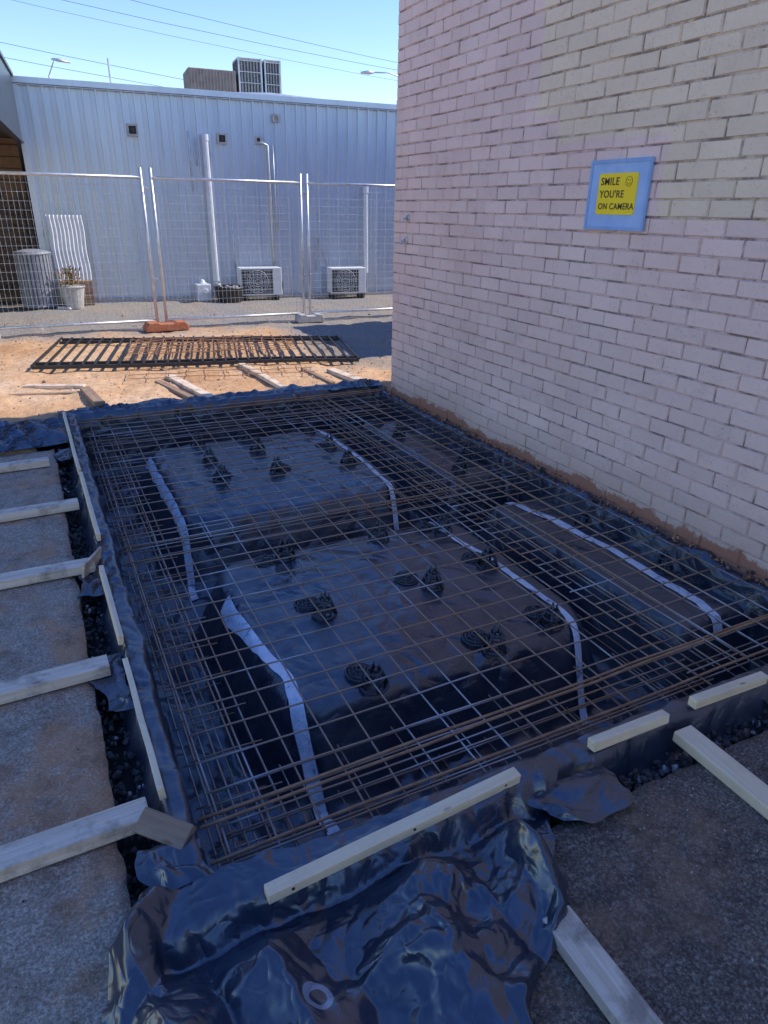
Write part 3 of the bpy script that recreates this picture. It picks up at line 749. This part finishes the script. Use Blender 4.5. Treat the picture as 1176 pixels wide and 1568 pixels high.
def rac(x,w,z1,brown,depth=.7):
    y=14.9-.08*(x-.35);z0=3.52
    e=empty('rooftop_air_conditioner',(x,y,0),(0,0,ANG))
    mb=MB();mb.box((0,0,(z0+z1)/2),(w,depth,z1-z0));mb.obj('casing',M_brownmetal if brown else M_conc,parent=e,bev=.01)
    mb=MB();n=int(w/.06)
    for i in range(n): mb.box((-w/2+.03+i*(w-.04)/n+.01,-depth/2-.006,(z0+z1)/2),(.022,.014,(z1-z0)*.86))
    m2=int(depth/.06)
    for i in range(m2): mb.box((-w/2-.006,-depth/2+.03+i*(depth-.04)/m2,(z0+z1)/2),(.014,.022,(z1-z0)*.86))
    mb.obj('louvres',M_brownmetal if brown else M_grille,parent=e)
    if not brown:
        mb=MB()
        for k in range(4): mb.box((0,-depth/2-.014,z0+.05+k*(z1-z0-.1)/3),(w,.012,.012))
        for sx in (-1,1): mb.box((sx*w*.47,-depth/2-.015,(z0+z1)/2),(.03,.02,z1-z0))
        mb.obj('guard_bars',M_galv,parent=e)
    mb=MB();mb.box((0,0,z0-.04),(w*.9,depth*.9,.1));mb.obj('base',M_galv,parent=e)
rac(3.62,.84,3.90,True);rac(4.33,.44,4.14,False,.5);rac(4.75,.30,4.14,False,.5)
mb=MB();mb.tube([(1.95,15.2,3.4),(1.95,15.2,4.05)],.02,8);mb.obj('roof_antenna',M_galv)
mb=MB();mb.tube([(3.5,14.2,3.5),(4.6,14.1,3.56),(5.6,14.0,3.52)],.03,8);mb.obj('roof_pipe',M_galv)

# ------------------------------------------------------------ temporary fence
def panel(xa,xb,y=10.4,z1=2.0):
    mb=MB()
    for x in (xa,xb): mb.tube([(x,y,.06),(x,y,z1+.10)],.020,10)
    mb.tube([(xa,y,z1-.02),(xb,y,z1-.02)],.020,10);mb.tube([(xa,y,.14),(xb,y,.14)],.018,10)
    n=int((xb-xa)/.06)
    for i in range(1,n):
        x=xa+(xb-xa)*i/n;mb.tube([(x,y,.14),(x+R(-.004,.004),y+.004*nz(i,1),1.1),(x,y,z1-.02)],.0021,3,caps=False)
    z=.2
    while z<z1-.05:
        mb.tube([(xa,y,z),(xa+(xb-xa)*.5,y-.012,z),(xb,y,z)],.0021,3,caps=False);z+=.105
    mb.obj('temporary_fence_panel',M_galv,smooth=True)
panel(-3.0,-.72);panel(-.66,1.56);panel(1.69,3.79);panel(3.89,6.1);panel(6.16,8.4)
mb=MB()
for x in (1.625,3.84,-.69):
    for z in (.7,1.85): mb.box((x,10.4,z),(.17,.03,.035));mb.tube([(x,10.36,z),(x,10.44,z)],.008,6)
mb.obj('fence_clamp',M_galv,bev=.004)
def foot(x,y,mat,w=.60,d=.24):
    mb=MB()
    prof=[(-.5,0),(.5,0),(.5,.06),(.42,.12),(.22,.125),(.15,.10),(-.15,.10),(-.22,.125),(-.42,.12),(-.5,.06)]
    for yy in (-d/2,d/2):
        for p in prof: mb.v.append(Vector((p[0]*w,yy,p[1])))
    n=len(prof);mb.f.append(tuple(range(n)));mb.m.append(0);mb.f.append(tuple(range(n,2*n))[::-1]);mb.m.append(0)
    for i in range(n): mb.f.append((i,i+n,(i+1)%n+n,(i+1)%n));mb.m.append(0)
    mb.obj('fence_foot',mat,bev=.012,loc=(x,y,.012),rot=(0,0,R(-.15,.15)))
foot(1.66,10.32,M_orange);foot(3.86,10.36,M_conc,.42,.22);foot(-.70,10.36,M_conc,.5,.22)

# ------------------------------------------------------------ steel picket panel on the ground
A=Vector((.26,9.74,0));B=Vector((3.63,8.71,0));D=Vector((-.12,8.09,0));E=Vector((3.28,7.21,0))
mb=MB()
def bq(s,t,z):
    p=A.lerp(B,s).lerp(D.lerp(E,s),t);return Vector((p.x,p.y,z+gz(p.x,p.y)*.5))
def sq(p0,p1,w):
    d=(p1-p0);L_=d.length;q=d.to_track_quat('X','Z').to_matrix();mb.box((p0+p1)/2,(L_,w,w),mat=q)
for t in (.0,.10,.90,1.0):
    for k in range(6): sq(bq(k/6,t,.05),bq((k+1)/6,t,.05),.034)
for i in range(29):
    s=i/28;sq(bq(s,-.01,.072),bq(s,1.01,.068),.020)
mb.obj('steel_fence_panel',M_black)
mb=MB()
def rust_sheet(cx,cy,w,h,ang,z,sp=.12):
    m_=Matrix.Rotation(ang,3,'Z')
    for i in range(int(w/sp)+1):
        x=-w/2+i*sp;mb.tube([m_@Vector((x+.02*nz(i,k*.5),-h/2+h*k/6,0))+Vector((cx,cy,z+.05*abs(nz(x*2,k*.7,cx)))) for k in range(7)],.004,5)
    for j in range(int(h/sp)+1):
        y=-h/2+j*sp;mb.tube([m_@Vector((-w/2+w*k/8,y+.02*nz(j,k*.5,7),0))+Vector((cx,cy,z+.012+.05*abs(nz(k*.7,y*2,cx)))) for k in range(9)],.004,5)
rust_sheet(1.9,8.35,1.9,.9,-.28,.11,.15);rust_sheet(1.55,8.2,1.3,.8,-.15,.14,.2)
rust_sheet(1.7,7.25,1.9,.5,-.2,.03,.2)
mb.obj('scrap_mesh',M_rust)
for a,b_,w,h,mt in (((1.14,7.25,.03),(1.33,6.2,.03),.09,.04,M_old),((1.98,7.55,.03),(2.08,6.2,.03),.07,.04,M_old),((2.80,6.9,.03),(2.9,6.2,.03),.10,.04,M_old),
    ((-.20,7.38,.02),(.32,7.15,.025),.08,.03,M_old),((-.35,7.1,.01),(.28,6.95,.01),.05,.02,M_dark),((.31,7.0,.03),(.38,6.28,.05),.09,.05,M_dark),
    ((1.0,7.1,.02),(1.18,6.3,.02),.06,.03,M_dark),((2.55,7.1,.02),(2.6,6.35,.02),.05,.03,M_dark)):
    board('loose_timber',a,b_,w,h,mt)

# ------------------------------------------------------------ lamps & wires
def lamp(x,z,px,y=40,k=1.0):
    e=empty('street_lamp',(px,y,0))
    s=1 if px>x else -1
    mb=MB();mb.tube([(0,0,0),(0,0,z-.6)],[.11*k,.06*k],10);mb.tube([(0,0,z-.6),(-s*.25,0,z-.1),((x-px)*.5,0,z+.12),(x-px+s*.4,0,z+.05)],.035*k,8);mb.obj('pole',M_galv,parent=e,smooth=True)
    mb=MB();mb.tube([(x-px+s*.5,0,z+.05),(x-px+s*.2,0,z+.04),(x-px-s*.3,0,z-.02)],[.05*k,.11*k,.05*k],10);mb.obj('lamp_head',M_galv,parent=e,smooth=True)
lamp(18.6,8.5,21.4);lamp(3.15,7.65,2.45,40,.7)
mb=MB()
def wirel(xa,za,xb,zb,y=30,r=.008):
    k=(zb-za)/(xb-xa);P=[]
    for i in range(25):
        x=-30+i*4;z=za+k*(x-xa);P.append((x,y,z+.0016*(x-(xa+xb)/2)**2-.0016*((xa-xb)/2)**2))
    mb.tube(P,r,5,caps=False)
wirel(2.6,7.93,15.8,6.98);wirel(4.86,8.19,15.8,7.24);wirel(.49,6.52,6.35,5.95);wirel(.5,6.1,6.3,5.6);wirel(7,7.2,15.8,6.6,30,.006)
mb.obj('power_lines',M_wire)
mb=MB()
for x in (-26,60): mb.tube([(x,30,0),(x,30,10)],[.18,.12],10)
for x in (-26,60): mb.box((x,30,9),(2.2,.12,.12))
mb.obj('power_pole',M_old)

# ------------------------------------------------------------ light
EL=math.radians(45);AZ=math.radians(96)
sd=Vector((math.sin(AZ)*math.cos(EL),math.cos(AZ)*math.cos(EL),math.sin(EL)))
l=bpy.data.lights.new('sun','SUN');l.energy=5.0;l.angle=math.radians(.5);l.color=(1,.94,.84)
lo=bpy.data.objects.new('sun',l);C.objects.link(lo);lo.rotation_mode='QUATERNION';lo.rotation_quaternion=(-sd).to_track_quat('-Z','Y');lo.location=sd*20
w=bpy.data.worlds.new('World');S.world=w;w.use_nodes=True;nt=w.node_tree
sk=nt.nodes.new('ShaderNodeTexSky');sk.sky_type='NISHITA';sk.sun_disc=False;sk.sun_elevation=EL;sk.sun_rotation=AZ;sk.air_density=1.3;sk.dust_density=.0;sk.ozone_density=3.4
hs=nt.nodes.new('ShaderNodeHueSaturation');hs.inputs['Hue'].default_value=.520;hs.inputs['Saturation'].default_value=1.24;hs.inputs['Value'].default_value=1.55
nt.links.new(sk.outputs[0],hs.inputs['Color']);nt.links.new(hs.outputs[0],nt.nodes['Background'].inputs[0]);nt.nodes['Background'].inputs[1].default_value=.15
S.view_settings.view_transform='Standard';S.view_settings.look='None';S.view_settings.exposure=0

# ------------------------------------------------------------ camera
cd=bpy.data.cameras.new('camera');cd.sensor_fit='VERTICAL';cd.sensor_height=36;cd.lens=36*1040/1568;cd.clip_end=2000;cd.clip_start=.05
cam=bpy.data.objects.new('camera',cd);C.objects.link(cam)
X=Vector((.8957,-.4444,.01636)).normalized();Z=Vector((-.4119,-.8152,.4073));Z=(Z-X*Z.dot(X)).normalized();Y=Z.cross(X)
m=Matrix((X,Y,Z)).transposed().to_4x4();m.translation=Vector((0,0,1.65));cam.matrix_world=m
S.camera=cam
